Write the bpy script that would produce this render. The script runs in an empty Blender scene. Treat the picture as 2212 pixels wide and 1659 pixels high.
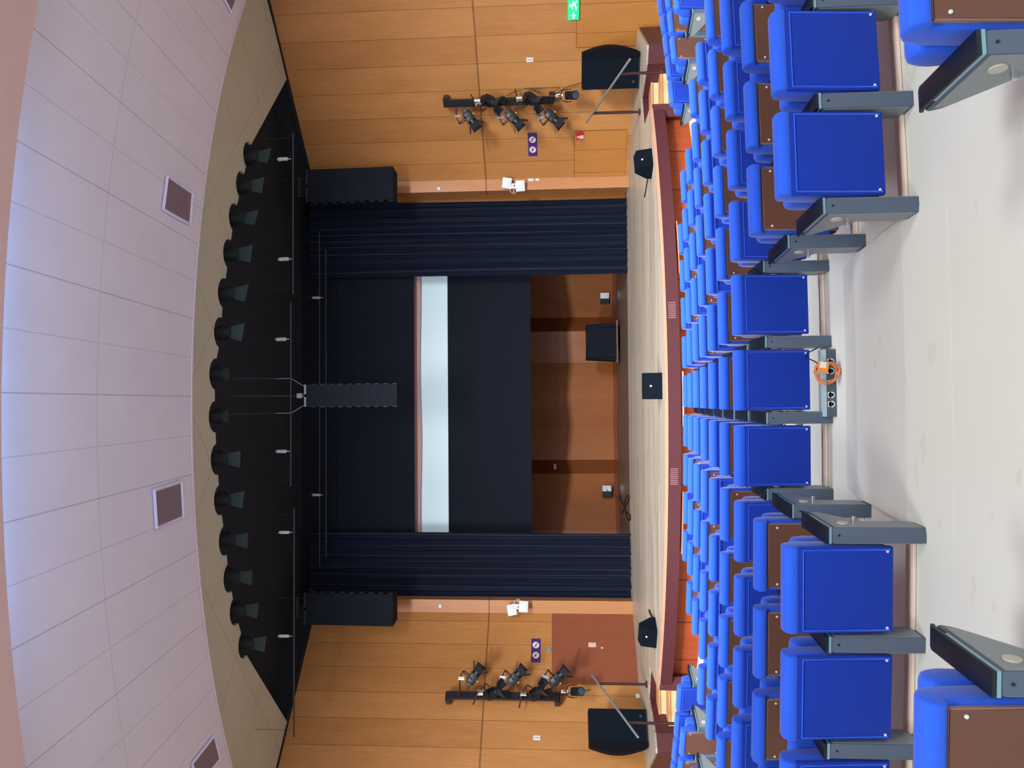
import bpy, bmesh, math, random
from mathutils import Vector, Matrix, Euler
random.seed(7)
SC = bpy.context.scene
COL = SC.collection
# ---------------------------------------------------------------- camera (phone held sideways: world up points to the picture's left)
F, YAW, PITCH, ROLL = 1600.0, 0.027, math.atan(101/1600), 0.009
CP = Vector((-.17, 0, 2.6))
fwd = Vector((math.sin(YAW)*math.cos(PITCH), math.cos(YAW)*math.cos(PITCH), math.sin(PITCH)))
R0 = Vector((math.cos(YAW), -math.sin(YAW), 0)); U0 = R0.cross(fwd)
UP = U0*math.cos(ROLL)+R0*math.sin(ROLL); RT = R0*math.cos(ROLL)-U0*math.sin(ROLL)
cam = bpy.data.cameras.new('camera'); co = bpy.data.objects.new('camera', cam); COL.objects.link(co)
cam.sensor_fit = 'HORIZONTAL'; cam.sensor_width = 36; cam.lens = F/2212*36; cam.clip_end = 200; cam.clip_start = .05
X, Y, Z = -UP, RT, -fwd
co.matrix_world = Matrix(((X.x, Y.x, Z.x, CP.x), (X.y, Y.y, Z.y, CP.y), (X.z, Y.z, Z.z, CP.z), (0, 0, 0, 1)))
SC.camera = co
# ---------------------------------------------------------------- world, exposure, lights
SC.view_settings.view_transform = 'Standard'; SC.view_settings.look = 'None'
SC.view_settings.gamma = 1; SC.view_settings.use_curve_mapping = False
SC.view_settings.exposure = 0.0
w = bpy.data.worlds.new('world'); SC.world = w; w.use_nodes = True
w.node_tree.nodes['Background'].inputs[0].default_value = (.95, .93, 1, 1)
w.node_tree.nodes['Background'].inputs[1].default_value = .42
def area(name, loc, target, size, power, color, sy=None, spread=180):
    l = bpy.data.lights.new(name, 'AREA'); l.energy = power; l.color = color; l.size = size
    if sy: l.shape = 'RECTANGLE'; l.size_y = sy
    l.spread = math.radians(spread)
    o = bpy.data.objects.new(name, l); COL.objects.link(o); o.location = loc
    o.rotation_euler = (Vector(target)-Vector(loc)).to_track_quat('-Z', 'Y').to_euler(); return o
for x in (-6, 0, 6):
    area('hall_downlight', (x, 5.6, 8.5), (x*1.0, 14.5, 0), 3.0, 850, (.94, .99, 1), 1.5, 98)
    area('hall_downlight', (x, -2, 8.5), (x, 0, 0), 3.0, 430, (.93, 1, .98), 1.5, 150)
area('cove_light', (0, 7.3, 8.72), (0, 10.5, 9.0), 14, 190, (.16, .45, 1), .1)
area('ceiling_fill_light', (0, 1.0, 6.2), (0, 8.5, 8.9), 12, 190, (.94, .88, 1), 1.2)  # added unseen fill light to brighten the pale ceiling

def ray(x, y): return fwd+RT*((1659-y)-829.5)/F-UP*(x-1106)/F
def bz(x, y, z):
    r = ray(x, y); return CP+r*((z-CP.z)/r.z)
def bY(x, y, Yd):
    r = ray(x, y); return CP+r*(Yd/r.y)
# ---------------------------------------------------------------- materials
def sr(c):
    return tuple(((v/255)/12.92 if v <= 10 else (((v/255)+.055)/1.055)**2.4) for v in c)+(1,)
def mat(name, rgb, rough=.6, metal=0, spec=.4, noise=0, nscale=40, bump=0, sheen=0, emit=None, es=1, lin=False):
    m = bpy.data.materials.new(name); m.use_nodes = True; nt = m.node_tree; b = nt.nodes['Principled BSDF']
    c = (tuple(rgb)+(1,)) if lin else sr(rgb)
    b.inputs['Base Color'].default_value = c; b.inputs['Roughness'].default_value = rough
    b.inputs['Metallic'].default_value = metal; b.inputs['Specular IOR Level'].default_value = spec
    if sheen: b.inputs['Sheen Weight'].default_value = sheen; b.inputs['Sheen Roughness'].default_value = .4
    if emit:
        b.inputs['Emission Color'].default_value = sr(emit); b.inputs['Emission Strength'].default_value = es
    if noise or bump:
        tc = nt.nodes.new('ShaderNodeTexCoord'); n = nt.nodes.new('ShaderNodeTexNoise')
        n.inputs['Scale'].default_value = nscale; n.inputs['Detail'].default_value = 4
        nt.links.new(tc.outputs['Object'], n.inputs['Vector'])
        if noise:
            mx = nt.nodes.new('ShaderNodeMix'); mx.data_type = 'RGBA'
            mx.inputs[6].default_value = tuple(v*(1-noise) for v in c[:3])+(1,)
            mx.inputs[7].default_value = tuple(min(1, v*(1+noise)) for v in c[:3])+(1,)
            nt.links.new(n.outputs['Fac'], mx.inputs[0]); nt.links.new(mx.outputs[2], b.inputs['Base Color'])
        if bump:
            bp = nt.nodes.new('ShaderNodeBump'); bp.inputs['Strength'].default_value = bump; bp.inputs['Distance'].default_value = .003
            nt.links.new(n.outputs['Fac'], bp.inputs['Height']); nt.links.new(bp.outputs[0], b.inputs['Normal'])
    return m
class NT:
    def __init__(s, name, rough=.5, spec=.4):
        s.m = bpy.data.materials.new(name); s.m.use_nodes = True; s.t = s.m.node_tree; s.b = s.t.nodes['Principled BSDF']
        s.b.inputs['Roughness'].default_value = rough; s.b.inputs['Specular IOR Level'].default_value = spec
        tc = s.t.nodes.new('ShaderNodeTexCoord'); s.obj = tc.outputs['Object']
        sp = s.t.nodes.new('ShaderNodeSeparateXYZ'); s.t.links.new(s.obj, sp.inputs[0]); s.x, s.y, s.z = sp.outputs
    def math(s, op, a, b=None, c=None):
        n = s.t.nodes.new('ShaderNodeMath'); n.operation = op
        for i, v in enumerate((a, b, c)):
            if v is None: continue
            if isinstance(v, (int, float)): n.inputs[i].default_value = v
            else: s.t.links.new(v, n.inputs[i])
        return n.outputs[0]
    def comb(s, x, y, z):
        n = s.t.nodes.new('ShaderNodeCombineXYZ')
        for i, v in enumerate((x, y, z)):
            if isinstance(v, (int, float)): n.inputs[i].default_value = v
            else: s.t.links.new(v, n.inputs[i])
        return n.outputs[0]
    def noise(s, vec, sc, det=3):
        n = s.t.nodes.new('ShaderNodeTexNoise'); n.inputs['Scale'].default_value = sc; n.inputs['Detail'].default_value = det
        s.t.links.new(vec, n.inputs['Vector']); return n.outputs['Fac']
    def white(s, vec):
        n = s.t.nodes.new('ShaderNodeTexWhiteNoise'); n.noise_dimensions = '3D'; s.t.links.new(vec, n.inputs['Vector']); return n.outputs['Value']
    def mix(s, f, a, b):
        n = s.t.nodes.new('ShaderNodeMix'); n.data_type = 'RGBA'
        if isinstance(f, (int, float)): n.inputs[0].default_value = f
        else: s.t.links.new(f, n.inputs[0])
        for i, v in ((6, a), (7, b)):
            if isinstance(v, tuple): n.inputs[i].default_value = v
            else: s.t.links.new(v, n.inputs[i])
        return n.outputs[2]
    def line(s, v, period, off, wd):   # 1 on a line of half width wd at v = off + k*period
        a = s.math('SUBTRACT', v, off-period/2); f = s.math('FLOORED_MODULO', a, period)
        d = s.math('ABSOLUTE', s.math('SUBTRACT', f, period/2)); return s.math('LESS_THAN', d, wd)
    def out(s, c): s.t.links.new(c, s.b.inputs['Base Color']); return s.m
def wood_wall(name, c1, c2, period=.613, off=0., groove=4.45, seam=(70, 38, 18), rough=.36):
    n = NT(name, rough, .5)
    idx = n.math('FLOOR', n.math('DIVIDE', n.math('SUBTRACT', n.x, off), period))
    row = n.math('GREATER_THAN', n.z, groove)
    tone = n.white(n.comb(idx, row, 3.3))
    grain = n.noise(n.comb(n.math('MULTIPLY', n.x, 30), idx, n.math('MULTIPLY', n.z, 2.2)), 1.2, 5)
    cloud = n.noise(n.comb(n.math('MULTIPLY', n.x, 3), idx, n.math('MULTIPLY', n.z, .6)), 1.0, 2)
    f = n.math('ADD', n.math('MULTIPLY', tone, .18), n.math('ADD', n.math('MULTIPLY', grain, .45), n.math('MULTIPLY', cloud, .37)))
    c = n.mix(f, sr(c1), sr(c2))
    l = n.math('MAXIMUM', n.line(n.x, period, off, .006), n.line(n.z, 100, groove, .02))
    return n.out(n.mix(n.math('MULTIPLY', l, .6), c, sr(seam)))
M = {}
M['wall'] = wood_wall('wall_wood_veneer', (146, 90, 42), (208, 148, 88), off=.2)
M['pil'] = wood_wall('pilaster_wood', (170, 108, 66), (212, 150, 100), period=5, off=2.4)
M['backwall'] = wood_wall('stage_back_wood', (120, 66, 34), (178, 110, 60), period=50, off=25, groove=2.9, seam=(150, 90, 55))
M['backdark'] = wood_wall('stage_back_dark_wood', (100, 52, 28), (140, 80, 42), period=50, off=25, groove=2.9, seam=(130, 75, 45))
M['doorred'] = wood_wall('door_red_wood', (122, 62, 42), (156, 90, 60), period=5, off=2.4, groove=50)
M['doorwood'] = wood_wall('door_wood', (160, 100, 44), (200, 136, 70), period=.613, off=.2, groove=50)
M['black'] = mat('black_paint', (38, 40, 45), .85, spec=.15, noise=.2, nscale=2)
M['blackcloth'] = mat('black_drape', (20, 25, 36), .85, spec=.15, noise=.15, nscale=3)
M['navy'] = mat('navy_velvet', (17, 25, 46), .75, spec=.1, sheen=.12, noise=.15, nscale=8)
M['beige'] = None
M['white'] = mat('white_screen', (220, 244, 255), .8, noise=.02, nscale=2)
M['screenshade'] = mat('screen_top_shade', (190, 150, 148), .8, noise=.03, nscale=3)  # shaded screen top, the shade put into the colour
M['maroon'] = mat('maroon_paint', (82, 38, 44), .5, noise=.12, nscale=14)
M['orange'] = None
M['stairw'] = mat('stair_light_wood', (200, 146, 98), .55, noise=.14, nscale=6)
M['stairr'] = mat('stair_riser_wood', (220, 190, 148), .55, noise=.08, nscale=6)
M['lip'] = mat('lip_edge_wood', (196, 144, 120), .5, noise=.1, nscale=5)
M['blue'] = mat('blue_fabric_lit', (44, 96, 232), .85, spec=.2, noise=.14, nscale=150, bump=.25, sheen=.35)  # brighter than the panel fabric: top light on the bolster put into the colour
M['bluepanel'] = mat('blue_fabric_panel', (24, 56, 166), .88, spec=.15, noise=.12, nscale=180, bump=.2, sheen=.15)
M['edgeband'] = mat('edge_band', (150, 124, 116), .5, noise=.04)
M['brown'] = mat('brown_board', (104, 68, 55), .5, noise=.06, nscale=20)
M['grey'] = mat('grey_metal', (86, 100, 120), .45, metal=.2, noise=.03, nscale=5)
M['greyside'] = mat('grey_side_metal', (140, 148, 154), .4, metal=.3, noise=.03, nscale=5)
M['cap'] = mat('black_armrest', (16, 22, 38), .4, noise=.05)
M['trim'] = mat('pale_blue_trim', (128, 172, 190), .3, metal=.3, noise=.03)
M['disc'] = mat('cream_disc', (192, 188, 178), .5, noise=.03)
M['alu'] = mat('aluminium', (206, 210, 214), .25, metal=.9, noise=.03)
M['screw'] = mat('steel_screw', (225, 225, 230), .4, metal=.1, noise=.03)
M['mech'] = mat('dark_seat_housing', (38, 44, 54), .5, noise=.05)
M['spk'] = mat('speaker_black', (10, 18, 28), .85, spec=.1, noise=.15, nscale=60)
M['spk2'] = mat('speaker_side_black', (11, 13, 20), .85, spec=.1, noise=.1, nscale=40)
M['array'] = mat('array_grille', (24, 29, 38), .85, spec=.15, noise=.15, nscale=80)
M['lamp'] = mat('lamp_black', (22, 26, 32), .4, noise=.06)
M['flap'] = mat('lamp_flap', (34, 38, 46), .55, noise=.06)
M['glass'] = mat('lamp_lens', (60, 78, 96), .1, noise=.02)
M['hood'] = mat('grey_green_hood', (50, 64, 64), .6, noise=.05)
M['yellow'] = mat('yellow_tag', (222, 190, 50), .6, noise=.03)
M['label'] = mat('white_tag', (206, 204, 196), .6, noise=.03)
M['pipe'] = mat('dark_pipe', (46, 46, 52), .5, noise=.06)
M['hook'] = mat('pale_hook', (190, 190, 188), .5, noise=.05)
M['whitepl'] = mat('white_plastic', (224, 226, 228), .45, noise=.02)
M['greypl'] = mat('grey_plastic', (128, 142, 150), .5, noise=.03)
M['pinkpl'] = mat('pinkish_plastic', (214, 176, 164), .5, noise=.03)
M['signblue'] = mat('sign_purple_blue', (52, 40, 120), .5, noise=.03)
M['signred'] = mat('sign_red', (200, 40, 52), .5, noise=.03)
M['ink'] = mat('ink_dark', (30, 30, 45), .6, noise=.03)
M['exit'] = mat('exit_green', (30, 170, 110), .5, emit=(20, 200, 130), es=1.0, noise=.02)
M['exitw'] = mat('exit_white', (230, 255, 245), .5, emit=(220, 255, 240), es=1.2, noise=.02)
M['grille'] = mat('vent_grille', (122, 100, 108), .6, noise=.1, nscale=30)
M['grframe'] = mat('vent_frame', (214, 204, 222), .6, noise=.03)
M['rail'] = mat('steel_rail', (168, 178, 184), .3, metal=.6, noise=.03)
M['post'] = mat('dark_red_post', (62, 34, 38), .5, noise=.06)
M['cable'] = mat('black_cable', (18, 20, 24), .6, noise=.05)
M['orangecable'] = mat('orange_cable', (206, 120, 84), .5, noise=.06)
M['tag'] = mat('orange_tag', (240, 140, 50), .5, noise=.03)
M['nosing'] = mat('tan_nosing', (230, 204, 190), .6, noise=.12, nscale=8)
M['ventslot'] = mat('slot_pale', (150, 108, 110), .5, noise=.05)
M['boxtop'] = mat('box_pale_top', (176, 200, 208), .4, metal=.2, noise=.03)
# white ceiling panels with fan seams, pinkish-violet light tinted into the white
def ceil_mat(name, c1, c2, seam, cy, R):
    n = NT(name, .75, .2)
    dy = n.math('SUBTRACT', 54.0, n.y); ang = n.math('ARCTAN2', n.x, dy)
    dy2 = n.math('SUBTRACT', cy, n.y)
    rad = n.math('SQRT', n.math('ADD', n.math('MULTIPLY', n.x, n.x), n.math('MULTIPLY', dy2, dy2)))
    l1 = n.line(ang, .0322, 0, .00018); l2 = n.math('MULTIPLY', n.line(ang, .0322, .0161, .00018), .55)
    l3 = n.math('MULTIPLY', n.line(rad, 2.55, R, .009), .5)
    l = n.math('MAXIMUM', l1, n.math('MAXIMUM', l2, l3))
    c = n.mix(n.noise(n.obj, 1.5, 2), sr(c1), sr(c2))
    return n.out(n.mix(n.math('MULTIPLY', l, .5), c, sr(seam)))
M['ceil'] = ceil_mat('ceiling_white_panels', (206, 196, 206), (216, 206, 214), (120, 108, 122), 28.6, 18.85)
n = NT('beige_soffit', .8, .2)
a = n.math('ADD', n.x, n.math('MULTIPLY', n.y, 1.25)); b_ = n.math('SUBTRACT', n.x, n.math('MULTIPLY', n.y, 1.25))
l = n.math('MAXIMUM', n.line(a, 2.6, 0, .012), n.line(b_, 2.6, 0, .012))
M['beige'] = n.out(n.mix(n.math('MULTIPLY', l, .45), n.mix(n.noise(n.obj, 1.2, 2), sr((176, 166, 146)), sr((188, 178, 158))), sr((110, 100, 86))))
n = NT('hall_ceiling_rear', .8, .2); M['ceil2'] = n.out(n.mix(n.noise(n.obj, 1.5, 2), sr((196, 164, 158)), sr((208, 176, 168))))
# floor: cream speckled lino
n = NT('cream_linoleum', .5, .35)
big = n.noise(n.obj, .9, 3); fine = n.noise(n.obj, 160, 2); st = n.noise(n.comb(n.math('MULTIPLY', n.x, 1.5), n.math('MULTIPLY', n.y, 3), n.z), 2.2, 4)
c = n.mix(big, sr((210, 211, 204)), sr((220, 225, 224)))
c = n.mix(n.math('MULTIPLY', fine, .3), c, sr((196, 186, 168)))
c = n.mix(n.math('MULTIPLY', n.math('GREATER_THAN', st, .68), .25), c, sr((196, 178, 140)))
M['floor'] = n.out(c)
# stage boards along X
n = NT('stage_boards', .42, .4)
idx = n.math('FLOOR', n.math('DIVIDE', n.y, .11)); off = n.white(n.comb(idx, 1.7, 0))
bx = n.math('FLOOR', n.math('DIVIDE', n.math('ADD', n.x, n.math('MULTIPLY', off, 2.4)), 2.4))
tone = n.white(n.comb(idx, bx, 5)); gr = n.noise(n.comb(n.math('MULTIPLY', n.x, 1.2), n.math('MULTIPLY', n.y, 45), tone), 1.5, 4)
f = n.math('ADD', n.math('MULTIPLY', tone, .5), n.math('MULTIPLY', gr, .5))
c = n.mix(f, sr((144, 130, 116)), sr((204, 192, 176)))
M['stage'] = n.out(n.mix(n.math('MULTIPLY', n.line(n.y, .11, 0, .004), .5), c, sr((80, 62, 50))))
n = NT('under_stage_panels', .5, .3)
ang = n.math('ARCTAN2', n.x, n.math('SUBTRACT', 24.0, n.y))
gr = n.noise(n.comb(n.math('MULTIPLY', n.x, 14), n.math('MULTIPLY', n.y, 14), n.math('MULTIPLY', n.z, 1.5)), 1.2, 3)
M['orange'] = n.out(n.mix(n.math('MULTIPLY', n.line(ang, .085, 0.02, .0012), .85), n.mix(gr, sr((128, 50, 24)), sr((176, 82, 40))), sr((70, 26, 14))))

# ---------------------------------------------------------------- mesh helpers
class MB:
    def __init__(s): s.bm = bmesh.new()
    def add(s, t, Mx=None):
        if Mx is not None: bmesh.ops.transform(t, matrix=Mx, verts=t.verts)
        me = bpy.data.meshes.new('tmp'); t.to_mesh(me); t.free(); s.bm.from_mesh(me); bpy.data.meshes.remove(me); return s
    def box(s, x0, x1, y0, y1, z0, z1, bev=0, seg=2, Mx=None):
        t = bmesh.new(); bmesh.ops.create_cube(t, size=1)
        bmesh.ops.transform(t, matrix=Matrix.Translation(((x0+x1)/2, (y0+y1)/2, (z0+z1)/2)) @ Matrix.Diagonal((x1-x0, y1-y0, z1-z0, 1)), verts=t.verts)
        if bev: bmesh.ops.bevel(t, geom=t.edges[:], offset=bev, segments=seg, profile=.5, affect='EDGES')
        return s.add(t, Mx)
    def prism(s, poly, a, b, axis='x', bev=0, Mx=None):   # poly in (y,z) for x; (x,y) for z; (x,z) for y
        t = bmesh.new()
        def P(p, k): return {'x': (k, p[0], p[1]), 'z': (p[0], p[1], k), 'y': (p[0], k, p[1])}[axis]
        A = [t.verts.new(P(p, a)) for p in poly]; B = [t.verts.new(P(p, b)) for p in poly]
        t.faces.new(A); t.faces.new(B[::-1]); k = len(poly)
        for i in range(k): t.faces.new((A[i], B[i], B[(i+1) % k], A[(i+1) % k]))
        bmesh.ops.recalc_face_normals(t, faces=t.faces[:])
        if bev: bmesh.ops.bevel(t, geom=t.edges[:], offset=bev, segments=2, profile=.5, affect='EDGES')
        return s.add(t, Mx)
    def cyl(s, p, q, r, seg=14, r2=None, Mx=None):
        p, q = Vector(p), Vector(q); t = bmesh.new(); d = q-p
        bmesh.ops.create_cone(t, cap_ends=True, segments=seg, radius1=r, radius2=r if r2 is None else r2, depth=d.length)
        m = Matrix.Translation((p+q)/2) @ d.to_track_quat('Z', 'Y').to_matrix().to_4x4()
        bmesh.ops.transform(t, matrix=m, verts=t.verts); return s.add(t, Mx)
    def tube(s, pts, r, seg=6, closed=False, Mx=None):
        pts = [Vector(p) for p in pts]; t = bmesh.new(); rings = []; k = len(pts)
        for i, p in enumerate(pts):
            a = pts[(i-1) % k] if (closed or i) else p; b = pts[(i+1) % k] if (closed or i < k-1) else p
            d = (b-a).normalized(); q = d.to_track_quat('Z', 'Y')
            rings.append([t.verts.new(p+q @ Vector((r*math.cos(2*math.pi*j/seg), r*math.sin(2*math.pi*j/seg), 0))) for j in range(seg)])
        for i in range(k if closed else k-1):
            A, B = rings[i], rings[(i+1) % k]
            for j in range(seg): t.faces.new((A[j], A[(j+1) % seg], B[(j+1) % seg], B[j]))
        if not closed: t.faces.new(rings[0][::-1]); t.faces.new(rings[-1])
        bmesh.ops.recalc_face_normals(t, faces=t.faces[:]); return s.add(t, Mx)
    def ball(s, c, r, sc=(1, 1, 1)):
        t = bmesh.new(); bmesh.ops.create_uvsphere(t, u_segments=14, v_segments=8, radius=r)
        return s.add(t, Matrix.Translation(c) @ Matrix.Diagonal((*sc, 1)))
    def grid(s, fn, nu, nv, thick=0):
        t = bmesh.new(); V = [[t.verts.new(fn(i/nu, j/nv)) for j in range(nv+1)] for i in range(nu+1)]
        for i in range(nu):
            for j in range(nv): t.faces.new((V[i][j], V[i+1][j], V[i+1][j+1], V[i][j+1]))
        if thick:
            t.normal_update(); bmesh.ops.solidify(t, geom=t.faces[:], thickness=thick)
        return s.add(t)
    def obj(s, name, m, parent=None, loc=None, rz=0, smooth=True, ang=40):
        me = bpy.data.meshes.new(name); s.bm.to_mesh(me); s.bm.free(); me.materials.append(m)
        if smooth:
            me.polygons.foreach_set('use_smooth', [True]*len(me.polygons)); me.set_sharp_from_angle(angle=math.radians(ang))
        o = bpy.data.objects.new(name, me); COL.objects.link(o)
        if parent: o.parent = parent
        if loc is not None: o.location = loc
        if rz: o.rotation_euler = (0, 0, rz)
        return o
def tag(o, label, cat, group=None):
    o['label'] = label; o['category'] = cat
    if group: o['group'] = group
    return o
def thing(name, label, cat, loc=(0, 0, 0), rz=0, group=None, rot=None):
    o = bpy.data.objects.new(name, None); COL.objects.link(o); o.location = loc; o.rotation_euler = rot or (0, 0, rz)
    o.empty_display_size = .1; return tag(o, label, cat, group)
def struct(o): o['kind'] = 'structure'; return o
def copy_tree(o, parent=None):
    c = o.copy(); COL.objects.link(c); c.parent = parent
    for ch in list(o.children): copy_tree(ch, c)
    return c
def link_under(root, part):
    part.parent = root
ORD = ['first', 'second', 'third', 'fourth', 'fifth', 'sixth', 'seventh', 'eighth', 'ninth', 'tenth', 'eleventh', 'twelfth', 'thirteenth', 'fourteenth', 'fifteenth', 'sixteenth', 'seventeenth', 'eighteenth', 'nineteenth', 'twentieth']
PI = math.pi
# ---------------------------------------------------------------- floor: curved terraces
CY = 23.5
def RI(i): return CY-(11.16-.888*i)
SPC = .585
def ZI(i): return .02+.082*i
def arcpt(R, a, z, cy=CY): return Vector((R*math.sin(a), cy-R*math.cos(a), z))
b = MB(); AN = 60; A0 = math.radians(62)
edges = [(2.0, 0.0)]
lv = [(RI(i)-.15, ZI(i)) for i in range(0, 9)]
prev = 2.0
t = b.bm
def ringface(ra, za, rb, zb):
    for k in range(AN):
        a0 = -A0+2*A0*k/AN; a1 = -A0+2*A0*(k+1)/AN
        vs = [t.verts.new(arcpt(ra, a0, za)), t.verts.new(arcpt(ra, a1, za)), t.verts.new(arcpt(rb, a1, zb)), t.verts.new(arcpt(rb, a0, zb))]
        t.faces.new(vs)
z = 0.0
for i, (r, zi) in enumerate(lv):
    ringface(prev, z, r, z); ringface(r, z, r, zi); prev, z = r, zi
ringface(prev, z, 36, z)
bmesh.ops.remove_doubles(t, verts=t.verts[:], dist=.0005)
struct(b.obj('floor', M['floor'], smooth=False))
for i in range(1, 9):
    r = RI(i)-.15
    for j, (q0, q1) in enumerate([(-A0, A0)] if i < 7 else [(-A0, -.84/r), (.84/r, A0)]):
        b = MB(); b.grid(lambda u, v: arcpt(r-.012+v*.085, q0+(q1-q0)*u, ZI(i)+.004), AN, 1, .016)
        struct(b.obj('trim_%d' % (i+10*j), M['nosing'], smooth=False))
# sloping floor in the gap of the eighth and ninth rows
b = MB(); t = b.bm; prof = [(RI(6)+.30, ZI(6)-.01), (RI(6)+.30, ZI(6)+.002), (RI(7)-.18, ZI(7)+.006), (RI(8)-.18, ZI(8)+.006), (RI(8)+.3, ZI(8)+.001), (RI(8)+.3, ZI(6)-.01)]
A = [[t.verts.new(arcpt(r, (-.84+1.68*k/8)/19, z)) for r, z in prof] for k in range(9)]
for k in range(8):
    for j in range(6): t.faces.new((A[k][j], A[k+1][j], A[k+1][(j+1) % 6], A[k][(j+1) % 6]))
t.faces.new(A[0]); t.faces.new(A[8][::-1]); bmesh.ops.recalc_face_normals(t, faces=t.faces[:])
struct(b.obj('floor_ramp', M['floor'], smooth=False))
# ---------------------------------------------------------------- walls
WA = math.radians(42.3); WX, WY = 5.44, 19.37
def wp(side, s, z, off=0):   # a point on the splayed wall, off metres into the room
    return Vector((side*(WX+.74*s-.673*off), WY-.673*s-.74*off, z))
def wrz(side): return -side*WA
def sX(x): return (x-WX)/.74
WT = 9.08
for side, nm in ((1, 'wall_right'), (-1, 'wall_left')):
    b = MB()
    if side > 0: b.box(0, 13, 0, .3, -.1, WT)
    else: b.box(-13, 0, 0, .3, -.1, WT)
    struct(b.obj(nm, M['wall'], loc=wp(side, 0, 0), rz=wrz(side), smooth=False))
    # dark shadow-gap profile on top of the wall
    b = MB(); b.box(0 if side > 0 else -13, 13 if side > 0 else 0, -.03, .05, WT-.04, WT+.05)
    struct(b.obj('trim_%d' % (20+side), M['black'], loc=wp(side, 0, 0), rz=wrz(side), smooth=False))
    e = wp(side, 13, 0)
    b = MB(); b.box(0, .3, -14, 0, -.1, WT) if side > 0 else b.box(-.3, 0, -14, 0, -.1, WT)
    struct(b.obj('wall_hall_right' if side > 0 else 'wall_hall_left', M['wall'], loc=e, smooth=False))
    # pilaster beside the curtain, its return and the strip behind
    b = MB(); xs, yf = ((5.40, 5.70), 19.13) if side > 0 else ((-5.57, -5.24), 19.24); b.box(xs[0], xs[1], yf, yf+.42, .7, WT)
    struct(b.obj('wall_pilaster_right' if side > 0 else 'wall_pilaster_left', M['pil'], smooth=False))
    b = MB(); xs = sorted((side*8, side*5.0)); b.box(xs[0], xs[1], 19.95, 20.1, .7, WT)
    struct(b.obj('wall_return_right' if side > 0 else 'wall_return_left', M['doorwood'], smooth=False))
    b = MB(); xs = sorted((side*8.0, side*7.7)); b.box(xs[0], xs[1], 20.0, 25.5, .7, 9.6)
    struct(b.obj('wall_backstage_right' if side > 0 else 'wall_backstage_left', M['black'], smooth=False))
# back wall of the stage: folded wooden panels
ZS = .76
ys = [(560, 23.2), (591, 23.3), (685, 24.0), (715, 23.55), (783, 23.75), (853, 23.45), (922, 23.75), (993, 23.4), (1023, 23.75), (1146, 22.9), (1190, 22.7)]
pts = [(5.2, 22.9)]+[(bY(1300, y, Yd).x, Yd) for y, Yd in ys]+[(-5.2, 22.6)]
bl, bd = MB(), MB()
for k in range(len(pts)-1):
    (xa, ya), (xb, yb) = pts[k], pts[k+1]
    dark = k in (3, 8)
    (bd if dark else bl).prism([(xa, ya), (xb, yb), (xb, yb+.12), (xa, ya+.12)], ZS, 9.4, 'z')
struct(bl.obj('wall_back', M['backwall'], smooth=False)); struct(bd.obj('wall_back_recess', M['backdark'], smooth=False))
b = MB()
for k in range(len(pts)-1):
    (xa, ya), (xb, yb) = pts[k], pts[k+1]
    b.prism([(xa, ya-.03), (xb, yb-.03), (xb, yb), (xa, ya)], ZS, ZS+.12, 'z')
struct(b.obj('baseboard_back', mat('reddish_skirting', (120, 56, 32), .5, noise=.1, nscale=4), smooth=False))
# ---------------------------------------------------------------- ceilings
PE, PC = 16.27, 28.6                      # edge radius and centre of the pale ceiling
b = MB(); b.grid(lambda u, v: arcpt(PE+v*(22-PE), (u-.5)*1.9, 8.9, PC), 80, 8, .06); struct(b.obj('ceiling', M['ceil'], smooth=False))
b = MB(); b.grid(lambda u, v: arcpt(PE, (u-.5)*1.9, 8.885+v*.22, PC), 80, 1, .03); struct(b.obj('trim_30', mat('ceiling_lip', (214, 202, 208), .7, noise=.03), smooth=False))
b = MB(); b.grid(lambda u, v: arcpt(20.95+v*22, (u-.5)*1.7, 8.62, PC), 60, 1, .06); struct(b.obj('ceiling_rear', M['ceil2'], smooth=False))
b = MB(); b.grid(lambda u, v: arcpt(21.6, (u-.5)*1.7, 8.6+v*.4, PC), 60, 1, .03); struct(b.obj('ceiling_cove_back', M['ceil'], smooth=False))
# beige soffit with half-round notches for the spotlights
SP = [(537, 336), (522, 400), (507, 470), (495, 548), (484, 633), (476, 718), (466, 808), (465, 900), (469, 992), (476, 1080), (486, 1168), (496, 1248), (509, 1320), (527, 1392)]
ctr = [bz(x, y, 9.08) for x, y in SP]
edge = [Vector((8.6, 16.45, 9.08)), Vector((7.72, 17.3, 9.08))]
for k, c in enumerate(ctr):
    a = ctr[max(0, k-1)]; d = ctr[min(len(ctr)-1, k+1)]; tdir = (d-a).normalized(); nrm = Vector((tdir.y, -tdir.x, 0))
    if nrm.y > 0: nrm = -nrm
    for j in range(9):
        an = PI*j/8; edge.append(c-tdir*.3*math.cos(an)+nrm*.26*math.sin(an))
edge += [Vector((-7.65, 17.35, 9.08)), Vector((-8.6, 16.45, 9.08))]
b = MB(); poly = [(p.x, p.y) for p in edge]+[arcpt(PE+.15, -k*.07, 9, PC).xy[:] for k in range(9, -10, -1)]
poly = [tuple(p) for p in poly]
b.prism(poly, 9.08, 9.14, 'z'); struct(b.obj('ceiling_soffit', M['beige'], smooth=False))
b = MB(); b.box(-12, 12, 11.5, 25.5, 9.62, 9.7); struct(b.obj('ceiling_black', M['black'], smooth=False))
b = MB(); b.box(-12, 12, 25.2, 25.4, .5, 9.7); struct(b.obj('wall_far', M['black'], smooth=False))
for side in (1, -1):
    b = MB()
    b.box(0 if side > 0 else -13, 13 if side > 0 else 0, .0, .3, WT+.05, 9.65)
    struct(b.obj('wall_upper_right' if side > 0 else 'wall_upper_left', M['black'], loc=wp(side, 0, 0), rz=wrz(side), smooth=False))
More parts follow.
